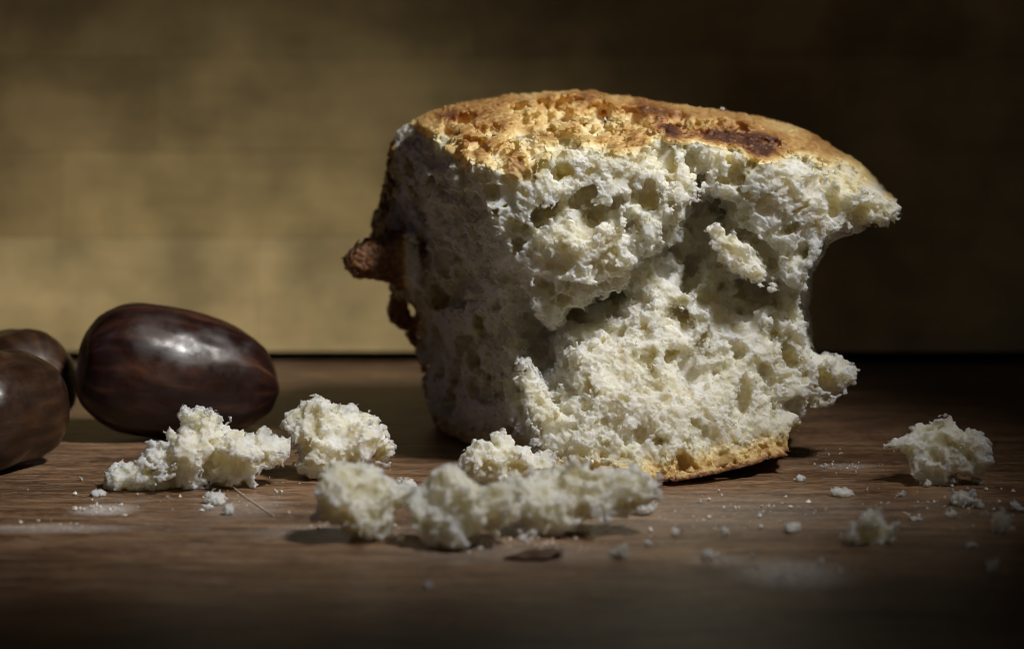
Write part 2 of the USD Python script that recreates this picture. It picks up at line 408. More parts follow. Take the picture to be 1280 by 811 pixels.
WALL_Y = CAMH * FP / (452 - CV) - DIST            # about 181 mm behind the bread
v, f = box(-330, 330, -330, WALL_Y + 4, -24, 0, 1.0)
put('cutting_board', v, f, M['board'], label='scratched dark brown wooden board lying flat under the bread, chestnuts and crumbs', cat='cutting board')
back = thing('wooden_backboard', 'upright pale wooden panel of glued staves standing behind the bread', 'wooden panel')
zs = [2.6, 33.0, 56.0, 81.0, 106.0, 131.0]
r_ = np.random.default_rng(5)
ends = [[-330, -178, -68, 60, 190, 330], [-330, -120, 20, 145, 330], [-330, -200, -95, 86, 215, 330], [-330, -150, -10, 120, 330], [-330, -60, 90, 330]]
tone = [[1, 0, 0, 3, 2, 1], [2, 1, 3, 2], [1, 2, 1, 3, 0], [2, 1, 2, 3], [1, 2, 1]]
for r in range(5):
    for k in range(len(ends[r]) - 1):
        v, f = box(ends[r][k] + 0.02, ends[r][k + 1] - 0.02, WALL_Y + r_.uniform(0, 0.06), WALL_Y + 16, zs[r] + 0.02, zs[r + 1] - 0.02, 0.12)
        put('stave', v, f, STAVE[tone[r][k]], back)
v, f = box(-325, 325, WALL_Y + 9, WALL_Y + 15.5, 0.02, 2.6)
put('foot_strip', v, f, M['dark_wood'], back)

# ------------------------------------------------------------------ the torn chunk of bread
S = 0.15                                           # mm per pixel at the bread's front
U0, U1, V0, V1 = 418, 1134, 102, 622
A = np.arange((U0 - CU) * S, (U1 - CU) * S, PITCH)
B = np.arange(CAMH - (V1 - CV) * S, CAMH - (V0 - CV) * S, PITCH)
C = np.concatenate([np.arange(-9, 26, PITCH), np.arange(26, 78, 0.75)])
UU, VV = A / S + CU, CV + (CAMH - B) / S           # pixel columns and rows of the lattice
Ug, Vg = np.meshgrid(UU, VV, indexing='ij')

def poly_sd(pts):
    p = shapely.Polygon(pts)
    ins = shapely.contains_xy(p, Ug.ravel(), Vg.ravel()).reshape(Ug.shape)
    return (ndi.distance_transform_edt(~ins) - ndi.distance_transform_edt(ins)).astype(np.float32) * PITCH

def field(ctrl, smooth=5.0):
    c = np.array(ctrl, float)
    g = RBFInterpolator(c[:, :2] / 100, c[:, 2], smoothing=smooth * 0.001, kernel='linear')
    sub = g(np.stack([Ug[::4, ::4].ravel(), Vg[::4, ::4].ravel()], 1) / 100).reshape(Ug[::4, ::4].shape)
    z = ndi.zoom(sub, (Ug.shape[0] / sub.shape[0], Ug.shape[1] / sub.shape[1]), order=1)
    return ndi.gaussian_filter(z, 4).astype(np.float32)

def lerp(x, pts):
    p = np.array(pts, float)
    return np.interp(x, p[:, 0], p[:, 1])

outline = [(497,165),(515,150),(540,138),(580,128),(630,120),(680,115),(730,115),(790,121),(850,129),(905,138),(950,146),(985,154),(1015,166),(1045,186),(1075,203),(1092,221),(1101,236),(1121,249),(1117,270),(1106,284),(1090,279),(1075,291),(1050,297),(1034,306),(1024,330),(1012,345),(1010,372),(1004,385),(1010,400),(1013,430),(1020,446),(1016,480),(1008,506),(1000,530),(986,540),(984,556),(988,566),(986,574),(960,586),(930,597),(895,605),(860,609),(810,610),(740,612),(680,606),(620,600),(575,575),(548,540),(538,505),(532,455),(518,430),(500,408),(484,398),(490,375),(492,350),(476,341),(455,334),(456,312),(463,290),(470,262),(478,240),(484,205),(489,180)]
sd0 = poly_sd(outline)
vE = lerp(Ug, [(490,275),(515,260),(540,245),(590,214),(640,196),(700,188),(760,186),(830,180),(880,186),(960,200),(1040,224),(1100,247),(1130,260)])
vT = lerp(Ug, [(490,160),(515,148),(580,126),(680,113),(730,113),(850,127),(950,144),(1015,164),(1075,201),(1100,234),(1130,255)])
front = field([(590,230,2),(620,300,6),(650,260,6),(700,300,9),(760,300,9),(820,310,11),(860,312,14),(885,265,18),(900,300,11),(905,250,13),(930,330,10),(940,368,13),(990,330,10),
               (930,220,1),(1000,230,1),(1040,255,4),(1100,258,9),(1010,290,9),(870,220,1),
               (640,370,14),(660,400,20),(680,430,22),(674,455,20),(672,500,14),(640,440,9),(712,425,5),(722,450,0.5),(760,480,-2),(800,520,-3),(800,430,1),(850,470,1),(900,450,5),(950,450,8),(1000,470,13),(985,535,9),(900,560,0),(930,500,4),
               (850,560,-3),(790,570,-3.5),(740,560,-4),(690,560,-2),(665,600,-2),(800,385,3),(770,368,14),(735,390,16),(705,405,17),(860,370,5),(890,400,5),(960,405,7),(1010,400,11),(825,345,8),(700,520,-1),(690,490,4),(960,580,3),(880,600,-3),(800,606,-5)])
uE = lerp(Vg, [(100,592),(215,592),(300,612),(370,636),(450,650),(560,664),(620,680)])
left = (uE - Ug) * 0.45 + 2.0 + 3.5 * sstep(215, 300, Vg)
left = np.where(Ug < uE + 6, left, -20)
top = 36 * np.clip((vE - Vg) / np.maximum(vE - vT, 8), 0, 1.5) ** 1.25 + lerp(Ug, [(880, 0), (1000, 1), (1060, 4), (1130, 10)])
top = np.where(Vg < vE, top, -20)
f0 = np.maximum(np.maximum(front, left), top).astype(np.float32)
f0 = ndi.gaussian_filter(f0, 1.2)
thick = lerp(Ug, [(480, 16), (600, 58), (960, 50), (1040, 34), (1130, 20)]).astype(np.float32)
yb = np.minimum(np.maximum(f0, 0) * 0.5 + thick, 73)
yb = np.maximum(yb, f0 + 10)

Cc = C[None, None].astype(np.float32)
def slab(sd, fr, bk, R):
    """solid between depth maps fr and bk inside an outline, its front edge rounded with radius R"""
    g0, g1 = np.gradient(fr, PITCH)
    k = (1 / np.sqrt(1 + np.minimum(g0 ** 2 + g1 ** 2, 16))).astype(np.float32)
    dz = (fr[:, :, None] - Cc) * k[:, :, None]
    dz += R
    np.maximum(dz, 0, out=dz)
    side = np.maximum(sd + R, 0)[:, :, None]
    inner = np.maximum(np.minimum(dz, 0.0) if False else (fr[:, :, None] - Cc) * k[:, :, None], sd[:, :, None])
    dd = np.where((dz > 0) & (side > 0), np.sqrt(dz * dz + side * side) - R, inner)
    np.maximum(dd, Cc - bk[:, :, None], out=dd)
    return dd.astype(np.float32)

d = slab(sd0, f0, yb, 1.6)

def add_lump(pts, fr, bk, R, k=0.8):
    global d
    sd = poly_sd(pts)
    i0, i1 = np.nonzero((sd < 4).any(1))[0][[0, -1]]
    j0, j1 = np.nonzero((sd < 4).any(0))[0][[0, -1]]
    w = (slice(i0, i1 + 1), slice(j0, j1 + 1))
    e = slab(sd[w], fr[w].astype(np.float32), np.broadcast_to(np.float32(bk), sd[w].shape), R)
    h = np.maximum(k - np.abs(d[w] - e), 0) / k
    d[w] = np.minimum(d[w], e) - h * h * (k * 0.25)

flat = np.zeros_like(Ug)
f1 = field([(600,220,1),(640,210,0),(720,205,-1),(800,200,-1),(870,215,0),(612,290,1.5),(680,290,-2.5),(740,300,-3),(800,290,-2.5),(860,270,0),(650,340,1),(720,350,-2.5),(770,345,-1),(830,300,0)])
f1 = np.maximum(f1 - 1.2, np.maximum(left, top) - 0.5)
add_lump([(588,205),(640,190),(720,180),(840,172),(872,200),(882,232),(872,256),(862,275),(858,305),(843,310),(805,322),(790,342),(776,357),(742,364),(702,358),(690,364),(655,342),(622,336),(610,290),(598,250)], f1, 14, 2.2)
add_lump([(640,325),(700,340),(790,335),(793,368),(745,382),(716,388),(704,400),(690,409),(668,396),(655,372)], flat + 3.2, 16, 1.2)
f2 = field([(880,210,1),(930,230,-0.5),(1000,235,0),(1060,250,4),(1110,262,9),(900,270,5),(960,300,3),(1000,320,4),(1015,350,6),(960,340,6)])
f2 = np.maximum(f2, top - 0.5)
add_lump([(862,178),(960,196),(1040,188),(1092,221),(1121,249),(1117,270),(1106,284),(1090,279),(1075,291),(1050,297),(1036,304),(1030,322),(1020,332),(1016,352),(1008,372),(985,362),(966,345),(972,322),(955,300),(940,290),(915,283),(905,262),(890,244),(878,215)], f2, 22, 1.6)
f3 = field([(880,280,1),(920,310,-1),(960,345,0),(895,325,1)])
add_lump([(881,284),(896,275),(912,284),(935,300),(955,322),(972,345),(974,362),(962,367),(940,356),(915,346),(892,332),(884,305)], f3, 12, 1.0)
f5 = field([(645,452,0),(670,480,-1),(690,530,-2.5),(700,570,-4)])
add_lump([(632,452),(646,442),(664,446),(680,472),(695,496),(706,520),(735,545),(745,580),(690,594),(656,575),(660,545),(652,505),(640,478)], f5 - 1.0, 9, 1.6)
f6 = flat + 16 + 0.006 * ((Ug - 1040) ** 2 + (Vg - 474) ** 2) * S
add_lump([(1005,446),(1030,442),(1056,449),(1070,462),(1076,480),(1066,494),(1044,505),(1018,508),(1002,500)], f6, 27, 2.5)
add_lump([(437,334),(436,320),(446,311),(464,303),(485,296),(520,290),(530,360),(495,354),(470,346),(446,343)], flat + 40, 60, 1.8)
add_lump([(484,398),(490,384),(510,380),(525,430),(505,412)], flat + 36, 50, 1.5)

# rows of the real world: the underside follows the board, lifted a little on the right
SC = (1 + C / DIST).astype(np.float32)
Zw = (CAMH + (B[:, None] - CAMH) * SC[None]).astype(np.float32)              # (B, C)
Xw = (A[:, None] * SC[None]).astype(np.float32)                              # (A, C)
under = np.maximum(0, (Xw - 22) * 0.108) + 0.0016 * np.maximum(0, Xw - 40) ** 2 + 0.05
H = Zw[None] - under[:, None]                                               # height above the underside
lump = np.zeros(tuple(-(-n // 8) + 1 for n in d.shape), np.float32)
for s_, a_ in ((2.3, 0.9), (4.6, 1.1)):
    w = ndi.gaussian_filter(rng.standard_normal(lump.shape).astype(np.float32), s_)
    lump += a_ * w / w.std()
big = ndi.zoom(lump, 8, order=1)[:d.shape[0], :d.shape[1], :d.shape[2]]
d += 0.5 * big * (1 - sstep(-20, 15, vE - Vg) * 0.8)[:, :, None].astype(np.float32)
del big
base = d.copy()
pore = np.zeros(d.shape, np.uint8)

# the crust's browning, by depth below the loaf's outside
n2 = ndi.gaussian_filter(rng.standard_normal(Ug.shape), 2.2 / PITCH); n2 /= n2.std()
n3 = ndi.gaussian_filter(rng.standard_normal(Ug.shape), 0.8 / PITCH); n3 /= n3.std()
vC = lerp(Ug, [(480,150),(500,146),(516,156),(540,177),(565,198),(592,224),(625,205),(680,196),(740,190),(780,200),(830,182),(880,190),(960,200),(1000,209),(1060,224),(1095,232),(1130,236)])
T2 = sstep(-30, 34, (vC - Vg) * np.where(Ug < 585, 2.2, 1.0) + (9 * n2 + 3 * n3) * np.where(Ug < 585, 0.4, 1.0)) * (0.47 + 0.07 * n2)
for (u, v_, ru, rv, a_) in ((845,163,30,13,0.62),(900,172,48,12,0.70),(950,184,20,13,0.66),(690,168,22,10,0.22),(640,190,20,10,0.18),(600,185,25,12,0.12),(770,175,40,14,0.2),(600,140,50,8,0.1),(700,118,60,7,0.12),(790,138,45,9,0.14),(880,140,60,8,0.10),(560,142,18,8,0.15),(720,186,14,10,0.2)):
    T2 = T2 + a_ * np.exp(-((Ug - u) / ru) ** 2 - ((Vg - v_) / rv) ** 2) * sstep(0.05, 0.4, T2)
for (u, v_, ru, rv, a_) in ((655,152,32,14,0.22),(1045,205,60,18,0.10),(975,165,50,12,0.12),(560,165,30,14,0.16),(735,160,25,10,0.15),(860,190,30,8,0.15)):
    T2 = T2 - a_ * np.exp(-((Ug - u) / ru) ** 2 - ((Vg - v_) / rv) ** 2)
T2 = np.maximum(T2, sstep(4, 26, (vC - 8 - Vg) * np.where(Ug < 585, 2.0, 1.0)) * (0.40 + 0.05 * n3))
T2 = np.clip(T2, 0, 1).astype(np.float32)

n1 = ndi.gaussian_filter(rng.standard_normal(Ug.shape), 4.0 / PITCH); n1 /= n1.std()
n1 += 1.1 * np.exp(-((Ug - 700) / 90) ** 2 - ((Vg - 280) / 60) ** 2) + 0.8 * np.exp(-((Ug - 940) / 60) ** 2 - ((Vg - 470) / 50) ** 2) + 1.3 * np.exp(-((Ug - 715) / 70) ** 2 - ((Vg - 372) / 35) ** 2) - 0.5 * np.exp(-((Ug - 790) / 70) ** 2 - ((Vg - 490) / 50) ** 2)
def on_crumb(q):
    m = (T2[q[:, 0], q[:, 1]] < 0.36) & (H[q[:, 0], q[:, 1], q[:, 2]] > 2.4) & (C[q[:, 2]] < f0[q[:, 0], q[:, 1]] + np.where(A[q[:, 0]] > 35, 60, 14))
    leftside = A[q[:, 0]] / S + CU < uE[q[:, 0], q[:, 1]]
    calm = sstep(-0.7, 0.6, n1[q[:, 0], q[:, 1]])                  # some stretches tear smooth, others full of holes
    return m & (rng.random(len(q)) < np.where(leftside, 0.6, 0.25 + 0.75 * calm))
flaps(d, base, A, B, C, rng, 420, 0.6, 2.0, on_crumb, 2)

# gas bubbles of the crumb, the biggest where the photograph shows them
for (u, v_, y, ru, rv, rot, dep) in (
        (628,261,2,15,7,0.2,4),(681,266,0,24,13,0.6,5),(732,243,0,30,10,0.55,5),(743,274,0,15,10,-0.5,5),(772,252,0,8,8,0,3),(806,232,0,9,7,0,3),(800,250,0,10,6,0,3),(712,215,0,12,5,0,2.5),(660,218,1,14,5,0,2.5),
        (840,262,0,10,7,0,3),(790,280,-1,12,8,0,4),(850,290,1,14,10,0.4,5),(700,330,-2,12,5,0,2),(655,310,1,9,7,0,2.5),(815,312,2,14,9,0,4),(870,245,6,9,30,-0.3,9),(898,262,8,24,15,0.3,9),(866,318,9,10,28,0,9),
        (940,374,9,26,13,0.15,8),(905,352,8,12,9,0,5),(766,374,5,8,11,0,6),(779,384,6,7,7,0,5),(812,462,0,10,9,0.4,3.5),(838,440,2,7,10,0,3),(863,450,2,7,15,-0.5,5),(924,444,7,9,9,0,4),(926,506,4,9,20,-0.3,5),(890,470,4,5,11,-0.3,3.5),
        (850,395,6,10,8,0,4),(880,420,6,7,12,0,4),(800,410,3,9,6,0.5,3),(960,470,9,8,12,0.3,4),(985,440,13,7,9,0,3),(965,420,11,7,8,0,3),(992,505,10,10,12,0,3.5),(1030,478,18,14,13,0,3.5),
        (735,510,-3,8,5,0,2.5),(770,530,-4,7,6,0,2.5),(795,548,-4,12,8,0,4),(828,550,-3,12,7,0,3.5),(862,552,-2,10,5,0,2.5),(748,560,-5,12,9,0,3.5),(720,535,-3,9,6,0,3),(780,500,-3,6,4,0,2),(700,470,3,7,16,0.3,4),(720,470,-1,12,4,-0.5,2.5),
        (1000,262,1,9,5,0.4,3),(1040,268,4,8,6,0,3),(1075,270,7,8,6,0.3,3),(960,245,0,14,4,0.5,2.5),(1003,318,4,9,8,0.5,5),(985,288,3,10,4,0.4,3),(925,238,1,8,5,0,2.5),(905,225,1,8,5,0,2.5),(880,205,0,5,12,-0.3,3),
        (560,300,18,10,14,0,3),(560,380,22,12,12,0,4),(590,420,16,10,14,0,4),(540,230,28,9,12,0,3),(600,350,10,9,9,0,3),(570,470,22,12,10,0,3),(620,470,10,10,12,0,4),(620,530,10,8,9,0,3),(600,500,14,7,10,0,3)):
    carve(d, A, B, C, ((u - CU) * S, CAMH - (v_ - CV) * S, y + 0.4), dep, (dep / (1.15 * ru * S), dep / (1.25 * rv * S), 1.15), rot=rot, pore=pore, warp=1.2)

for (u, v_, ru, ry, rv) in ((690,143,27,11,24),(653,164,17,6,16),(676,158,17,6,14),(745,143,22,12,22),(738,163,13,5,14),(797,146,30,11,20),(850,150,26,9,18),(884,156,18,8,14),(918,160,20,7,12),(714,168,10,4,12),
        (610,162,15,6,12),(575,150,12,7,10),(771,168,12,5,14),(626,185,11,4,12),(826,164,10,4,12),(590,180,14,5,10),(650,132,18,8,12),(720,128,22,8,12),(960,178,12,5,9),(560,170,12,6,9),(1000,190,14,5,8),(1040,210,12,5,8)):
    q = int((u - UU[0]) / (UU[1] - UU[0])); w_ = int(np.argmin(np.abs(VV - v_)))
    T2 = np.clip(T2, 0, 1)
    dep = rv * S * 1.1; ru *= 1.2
    T2 = T2 + (0.12 * np.exp(-((Ug - u) / ru) ** 2 - ((Vg - v_ + 0.35 * rv) / (0.45 * rv)) ** 2) - 0.06 * np.exp(-((Ug - u) / ru) ** 2 - ((Vg - v_ - 0.35 * rv) / (0.5 * rv)) ** 2)).astype(np.float32) * sstep(0.05, 0.3, T2)  # browner upper half paints in the shade under each crater's lip
    carve(d, A, B, C, ((u - CU) * S, CAMH - (v_ - CV) * S + 0.2 * dep, float(f0[q, w_]) + 0.3), dep, (dep / (ru * S), 1, dep / ry))
for u, v_ in zip(rng.uniform(505, 650, 60), rng.uniform(200, 560, 60)):
    q = int((u - UU[0]) / (UU[1] - UU[0])); w_ = int(np.argmin(np.abs(VV - v_)))
    if u < uE[q, w_] - 4 and v_ < 330 + (u - 500) * 1.7 + 140:
        dep = rng.uniform(1.6, 3.2)
        carve(d, A, B, C, (A[q], B[w_], float(f0[q, w_])), dep, (1.6, rng.uniform(0.7, 1.2), 0.55), pore=pore)
crumble(d, d.copy(), A, B, C, rng, ((2.8, 0.3, 0.8, 0.5, 0), (1.5, 0.1, 0.6, 0.8, 60), (0.9, 0.0, 0.5, 1.0, 60), (0.55, -0.1, 0.4, 1.3, 0), (0.36, -0.1, 0.4, 1.0, 0),
        (2.2, -0.2, 0.3, 0.11, 255), (1.5, -0.3, 0.2, 0.16, 255), (1.0, -0.3, 0.2, 0.22, 200), (0.6, -0.4, 0.2, 0.30, 160)), pore, on_crumb, step=2)
wt = sstep(0.08, 0.40, T2)[:, :, None].astype(np.float32)
d += tiled(TILE_N, d.shape, (40, 11, 70)) * (1.0 - 0.15 * wt)
d -= 0.05
# crumpled flakes and blisters on the crust
fl = ndi.gaussian_filter(np.abs(n3), 1.0)[:, :, None].astype(np.float32)
d += (0.40 * (0.8 - fl) * wt)
np.maximum(d, -H, out=d)
bc = sstep(3.4, 1.2, H)
d[[0, -1]] = 1; d[:, [0, -1]] = 1; d[:, :, [0, -1]] = 1

vv, ff = surface_nets(d)
vv, ff, _ = drop_islands(vv, ff, None)
ii = np.clip(np.rint(vv).astype(int), 0, np.array(d.shape) - 1)
a = np.interp(vv[:, 0], np.arange(len(A)), A)
b = np.interp(vv[:, 1], np.arange(len(B)), B)
c = np.interp(vv[:, 2], np.arange(len(C)), C)
P = np.stack([a * (1 + c / DIST), c, CAMH + (b - CAMH) * (1 + c / DIST)], 1)
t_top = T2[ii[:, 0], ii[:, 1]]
depth = -base[ii[:, 0], ii[:, 1], ii[:, 2]]
ridge = np.clip(0.45 - depth / 1.6, -0.8, 0.6)                     # proud flakes brown first, hollows stay pale
t_top = np.clip(t_top + 0.20 * ridge * sstep(0.1, 0.4, t_top), 0, 1)
hh = H[ii[:, 0], ii[:, 1], ii[:, 2]]
t_bot = sstep(6.5, 1.0, hh + 5.0 * TILE_N[ii[:, 0] % TN, ii[:, 1] % TN, ii[:, 2] % TN]) * 0.5 + sstep(1.1, 0.3, hh) * 0.42
t_back = np.maximum(sstep(62, 71, c + 2 * n2[ii[:, 0], ii[:, 1]]) * 0.75, sstep(497, 484, CU + a / S + 4 * n3[ii[:, 0], ii[:, 1]]) * 0.85)
t_back = np.maximum(t_back, 0.85 * sstep(514, 498, CU + a / S) * (c > 38) * (np.abs(CV + (CAMH - b) / S - 325) < 38))
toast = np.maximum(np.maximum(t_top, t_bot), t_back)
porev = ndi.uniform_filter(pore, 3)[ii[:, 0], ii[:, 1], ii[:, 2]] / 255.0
nrm = vertex_normals(P, ff)
ft = t_top[ff].mean(1); fb = t_bot[ff].mean(1); fk = t_back[ff].mean(1)
cls = np.where((ft > 0.2) | (fk > 0.25), 1, np.where(fb > 0.2, 2, 0))
import sys; print('bread', len(P), len(ff), [int((cls == k).sum()) for k in range(3)], file=sys.stderr)
bread = thing('bread_chunk', 'large torn chunk of white bread with browned crust standing upright on the board', 'bread')
for k, (nm, m) in enumerate((('crumb', 'crumb'), ('top_crust', 'crust'), ('bottom_crust', 'crust'))):
    sub = ff[cls == k]
    uq, inv = np.unique(sub, return_inverse=True)
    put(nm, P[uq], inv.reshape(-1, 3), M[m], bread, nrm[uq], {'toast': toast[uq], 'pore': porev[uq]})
del d, base, pore

# ------------------------------------------------------------------ torn pieces of crumb on the board
def crumb_piece(name, label, cat, balls, pores=(), group=None, pitch=0.26, seed=1, y0=None, rough=1.0, parent=None, toast=0.0, z0=0.0):
    """balls: (u, v, du, dv, dy, y offset) in pixels of the photograph (y in mm) of the lumps that make the piece; the lowest stands on the board"""
    r_ = np.random.default_rng(seed)
    balls = np.array(balls, float)
    vb = (balls[:, 1] + balls[:, 3]).max()
    if y0 is None:
        y0 = ground_at(0, vb)[1]
    k = (y0 + DIST) / FP
    cx = (balls[:, 0] - CU) * k
    cz = CAMH - (balls[:, 1] - CV) * k
    rx, rz = balls[:, 2] * k, balls[:, 3] * k
    ry = balls[:, 4]
    cy = balls[:, 5]
    lo = np.array([(cx - rx).min(), (cy - ry).min(), (cz - rz).min()]) - 1.2
    hi = np.array([(cx + rx).max(), (cy + ry).max(), (cz + rz).max()]) + 1.2
    X, Y, Z = (np.arange(lo[q], hi[q], pitch) for q in range(3))
    dd = np.full((len(X), len(Y), len(Z)), 9, np.float32)
    for q in range(len(balls)):
        e = (np.sqrt(((X - cx[q]) / rx[q])[:, None, None] ** 2 + ((Y - cy[q]) / ry[q])[None, :, None] ** 2 + ((Z - cz[q]) / rz[q])[None, None] ** 2) - 1) * min(rx[q], ry[q], rz[q])
        h = np.maximum(0.7 - np.abs(dd - e), 0) / 0.7
        dd = (np.minimum(dd, e) - h * h * 0.17).astype(np.float32)
    base = dd.copy()
    off = r_.integers(0, TN, 3)
    size = min(rx.max(), rz.max(), ry.max())
    s_ = min(1.0, size / 2.2)
    bl_ = ndi.gaussian_filter(r_.standard_normal(dd.shape).astype(np.float32), (1.0 + 5 * s_) * 0.21 / pitch)
    dd += bl_ / bl_.std() * 0.55 * s_ * rough
    pore = np.zeros(dd.shape, np.uint8)
    dd += tiled(TILE_N, dd.shape, off[::-1]) * 0.5
    lv = ((2.2, 0.2, 0.8, 0.5, 0), (1.3, 0.1, 0.6, 0.8, 50), (0.8, 0.0, 0.5, 1.0, 50), (0.5, -0.1, 0.4, 1.2, 0), (0.36, -0.1, 0.4, 0.8, 0), (1.3, -0.3, 0.2, 0.25, 255), (0.8, -0.3, 0.2, 0.30, 200))
    flaps(dd, base, X, Y, Z, r_, int(55 * s_), 0.5 * s_, 2.1 * s_)
    for (u, v_, r, y) in pores:
        carve(dd, X, Y, Z, ((u - CU) * k, y, CAMH - (v_ - CV) * k), r * k, (0.9, 0.8, 1.5), pore=pore)
    crumble(dd, dd.copy(), X, Y, Z, r_, lv if size > 1.5 else lv[1:4], pore, scale=1.0 if size > 1.5 else max(0.35, 0.8 * s_))
    dd += tiled(TILE_N, dd.shape, off) * (0.4 + 0.6 * s_)
    dd -= 0.05 + 0.12 * s_
    if not z0:
        np.maximum(dd, (0.9 if size > 3 else 0.02) - Z[None, None].astype(np.float32), out=dd)
    dd = np.pad(dd, 1, constant_values=1.0)
    vv, ff = surface_nets(dd)
    if not len(vv):
        return None
    vv, ff, _ = drop_islands(vv, ff, None)
    P = (vv - 1) * pitch + np.array([X[0], Y[0], Z[0]])
    P[:, 2] -= P[:, 2].min() - 0.02
    iv = np.clip(np.rint(vv - 1).astype(int), 0, np.array(pore.shape) - 1)
    pv_ = ndi.uniform_filter(pore, 3)[iv[:, 0], iv[:, 1], iv[:, 2]] / 255.0
    o = np.array([P[:, 0].mean(), P[:, 1].mean(), 0])
    n = vertex_normals(P, ff)
    return put(name, P - o, ff, M['crumb'], parent, n, {'toast': np.full(len(P), toast), 'pore': pv_}, label=label, cat=cat, group=group, loc=o + np.array([0, y0, z0]))

crumb_piece('crumb_piece', 'flat torn piece of bread crumb with two hollow pores lying before the largest chestnut', 'bread piece',
            [(168,590,38,20,6,0),(205,580,46,30,7,0),(245,560,46,42,8,1),(295,558,44,32,7,2),(243,522,28,14,4,2),(285,580,34,26,5,0),(332,562,22,18,4,3),(262,592,22,18,4,0),(225,598,20,12,4,0),(188,548,7,12,2,1)],
            [(185,582,24,-6),(278,570,33,-7.5)], seed=21)
crumb_piece('crumb_piece', 'rounded fluffy lump of bread crumb right of the largest chestnut', 'bread piece',
            [(395,530,40,36,7,0),(440,545,48,40,8,1),(410,570,44,26,6,-1),(470,560,26,30,5,1),(376,515,18,18,4,1),(355,530,12,12,3,1)], [(415,545,9,-7)], seed=22)
crumb_piece('crumb_piece', 'loose lump of bread crumb in the front row, nearest the chestnuts', 'bread piece',
            [(440,610,42,34,6,0),(425,595,30,26,5,0),(478,618,34,34,5,1),(460,640,40,28,5,0),(487,655,12,18,2,-1),(420,630,20,18,4,0)], [(455,605,9,-6)], seed=23)
crumb_piece('crumb_piece', 'blocky out of focus lump of bread crumb at the centre of the front row', 'bread piece',
            [(560,620,42,38,6.5,0),(600,625,44,40,7,0),(575,650,50,32,6.5,0),(535,640,24,36,4,-1),(630,625,26,44,5,1),(520,620,20,26,4,0)], [(545,630,15,-7),(600,612,9,-7)], seed=24)
crumb_piece('crumb_piece', 'wide ragged piece of bread crumb with leg-like shreds leaning against the chunk', 'bread piece',
            [(660,610,34,34,6,0),(680,620,40,36,6,0),(805,600,24,22,4,-1),(730,600,46,36,6,0),(780,600,40,28,5,-1),(700,640,40,24,5,0),(780,630,14,28,3,-1),(745,625,40,22,5,0),(690,650,12,16,3,-1),(725,650,14,14,3,-1)], [(730,590,14,-6),(700,620,10,-6)], seed=25)
crumb_piece('crumb_piece', 'sharp-edged piece of bread crumb touching the foot of the chunk behind the front row', 'bread piece',
            [(600,572,24,26,5,0),(640,570,32,28,5,0),(620,555,22,16,4,0),(680,580,26,24,5,0),(650,590,50,16,5,0)], [(640,560,8,-5)], seed=26, y0=-8)
crumb_piece('crumb_piece', 'ragged lump of bread crumb standing alone at the right of the board', 'bread piece',
            [(1165,552,36,32,6,0),(1195,562,38,34,6,0),(1175,580,40,24,6,0),(1138,548,26,12,3,1),(1222,570,18,20,4,0),(1180,535,20,18,4,0)], [(1165,560,12,-5)], seed=27)
crumb_piece('crumb_piece', 'small three-cornered bread crumb alone on the board right of the dark gap', 'bread piece',
            [(1085,655,20,20,3,0),(1070,668,14,12,2.5,0),(1102,666,14,12,2.5,0)], seed=28)
crumb_piece('crumb_piece', 'tiny white bread crumb lying on top of the browned crust', 'bread piece', [(908,135,6,4,0.9,0),(903,137,4,3,0.7,0)], seed=29, y0=36, z0=68.6, pitch=0.15)

small = [(990,658,11,8),(905,661,7,7),(1055,615,13,6),(1000,597,6,5),(1160,603,7,6),(1187,601,13,7),(1200,622,14,10),(1222,628,8,7),(1190,641,9,6),(1247,653,14,15),(1271,632,9,7),(1128,617,4,4),(1213,681,6,6),(1242,706,7,10),
         (884,692,9,8),(1030,583,5,3),(960,632,3,3),(875,626,3,3),(1131,640,3,3),(1142,648,7,4),(90,616,4,5),(123,616,10,4),(103,598,4,3),(505,607,14,10),(500,674,6,5),(778,688,11,10),(812,676,6,7),(845,664,6,5),(725,660,14,8),
         (662,664,8,8),(690,662,7,8),(806,632,13,12),(655,672,5,4),(768,690,6,5),(268,622,14,9),(285,636,6,8),(262,632,7,6),(560,684,5,4),(1265,660,5,4),(955,640,3,2),(935,655,3,3),(1085,612,3,2),(140,600,3,2),(210,622,3,2),(345,612,3,3),(360,640,3,2),(535,730,5,4),(1110,628,3,2),(1020,640,3,2)]
own = {2: 'flat little crumb flake between the chunk and the lone lump at right', 5: 'small crumb just in front of the lone lump at the right', 6: 'larger of the crumbs clustered before the lone lump, near the right edge',
       9: 'upright out of focus crumb at the right edge of the board', 14: 'blurred crumb at the left end of the flour film in the right foreground', 0: 'single rounded crumb before the lifted right end of the bottom crust',
       23: 'crumb tucked between the two middle lumps of the front row', 25: 'biggest blurred crumb in front of the wide ragged piece', 28: 'pale crumb under the shreds of the wide ragged piece',
       31: 'crumb at the right end of the wide ragged piece, under the dark gap', 20: 'flat white crumb left of the flat two-pored piece', 34: 'torn-off shred of crumb just in front of the flat two-pored piece', 13: 'lowest of the crumbs at the right edge, out of focus'}
for q, (u, v_, du, dv) in enumerate(small):
    k = 0.15
    rs = np.random.default_rng(100 + q)
    bl = [(u, v_, du * .8, dv * .8, du * k * .8, 0), (u + du * rs.uniform(-.5, .5), v_ + dv * .2, du * .6, dv * .7, du * k * .6, du * k * rs.uniform(-.4, .4)), (u + du * rs.uniform(-.7, .7), v_ + dv * .3, du * .45, dv * .5, du * k * .5, 0)]
    crumb_piece('small_crumb', own.get(q, 'tiny loose white bread crumb among the many scattered on the board'), 'crumb', bl, group='small crumbs scattered on the board', seed=200 + q, pitch=0.2 if du > 5 else 0.12)

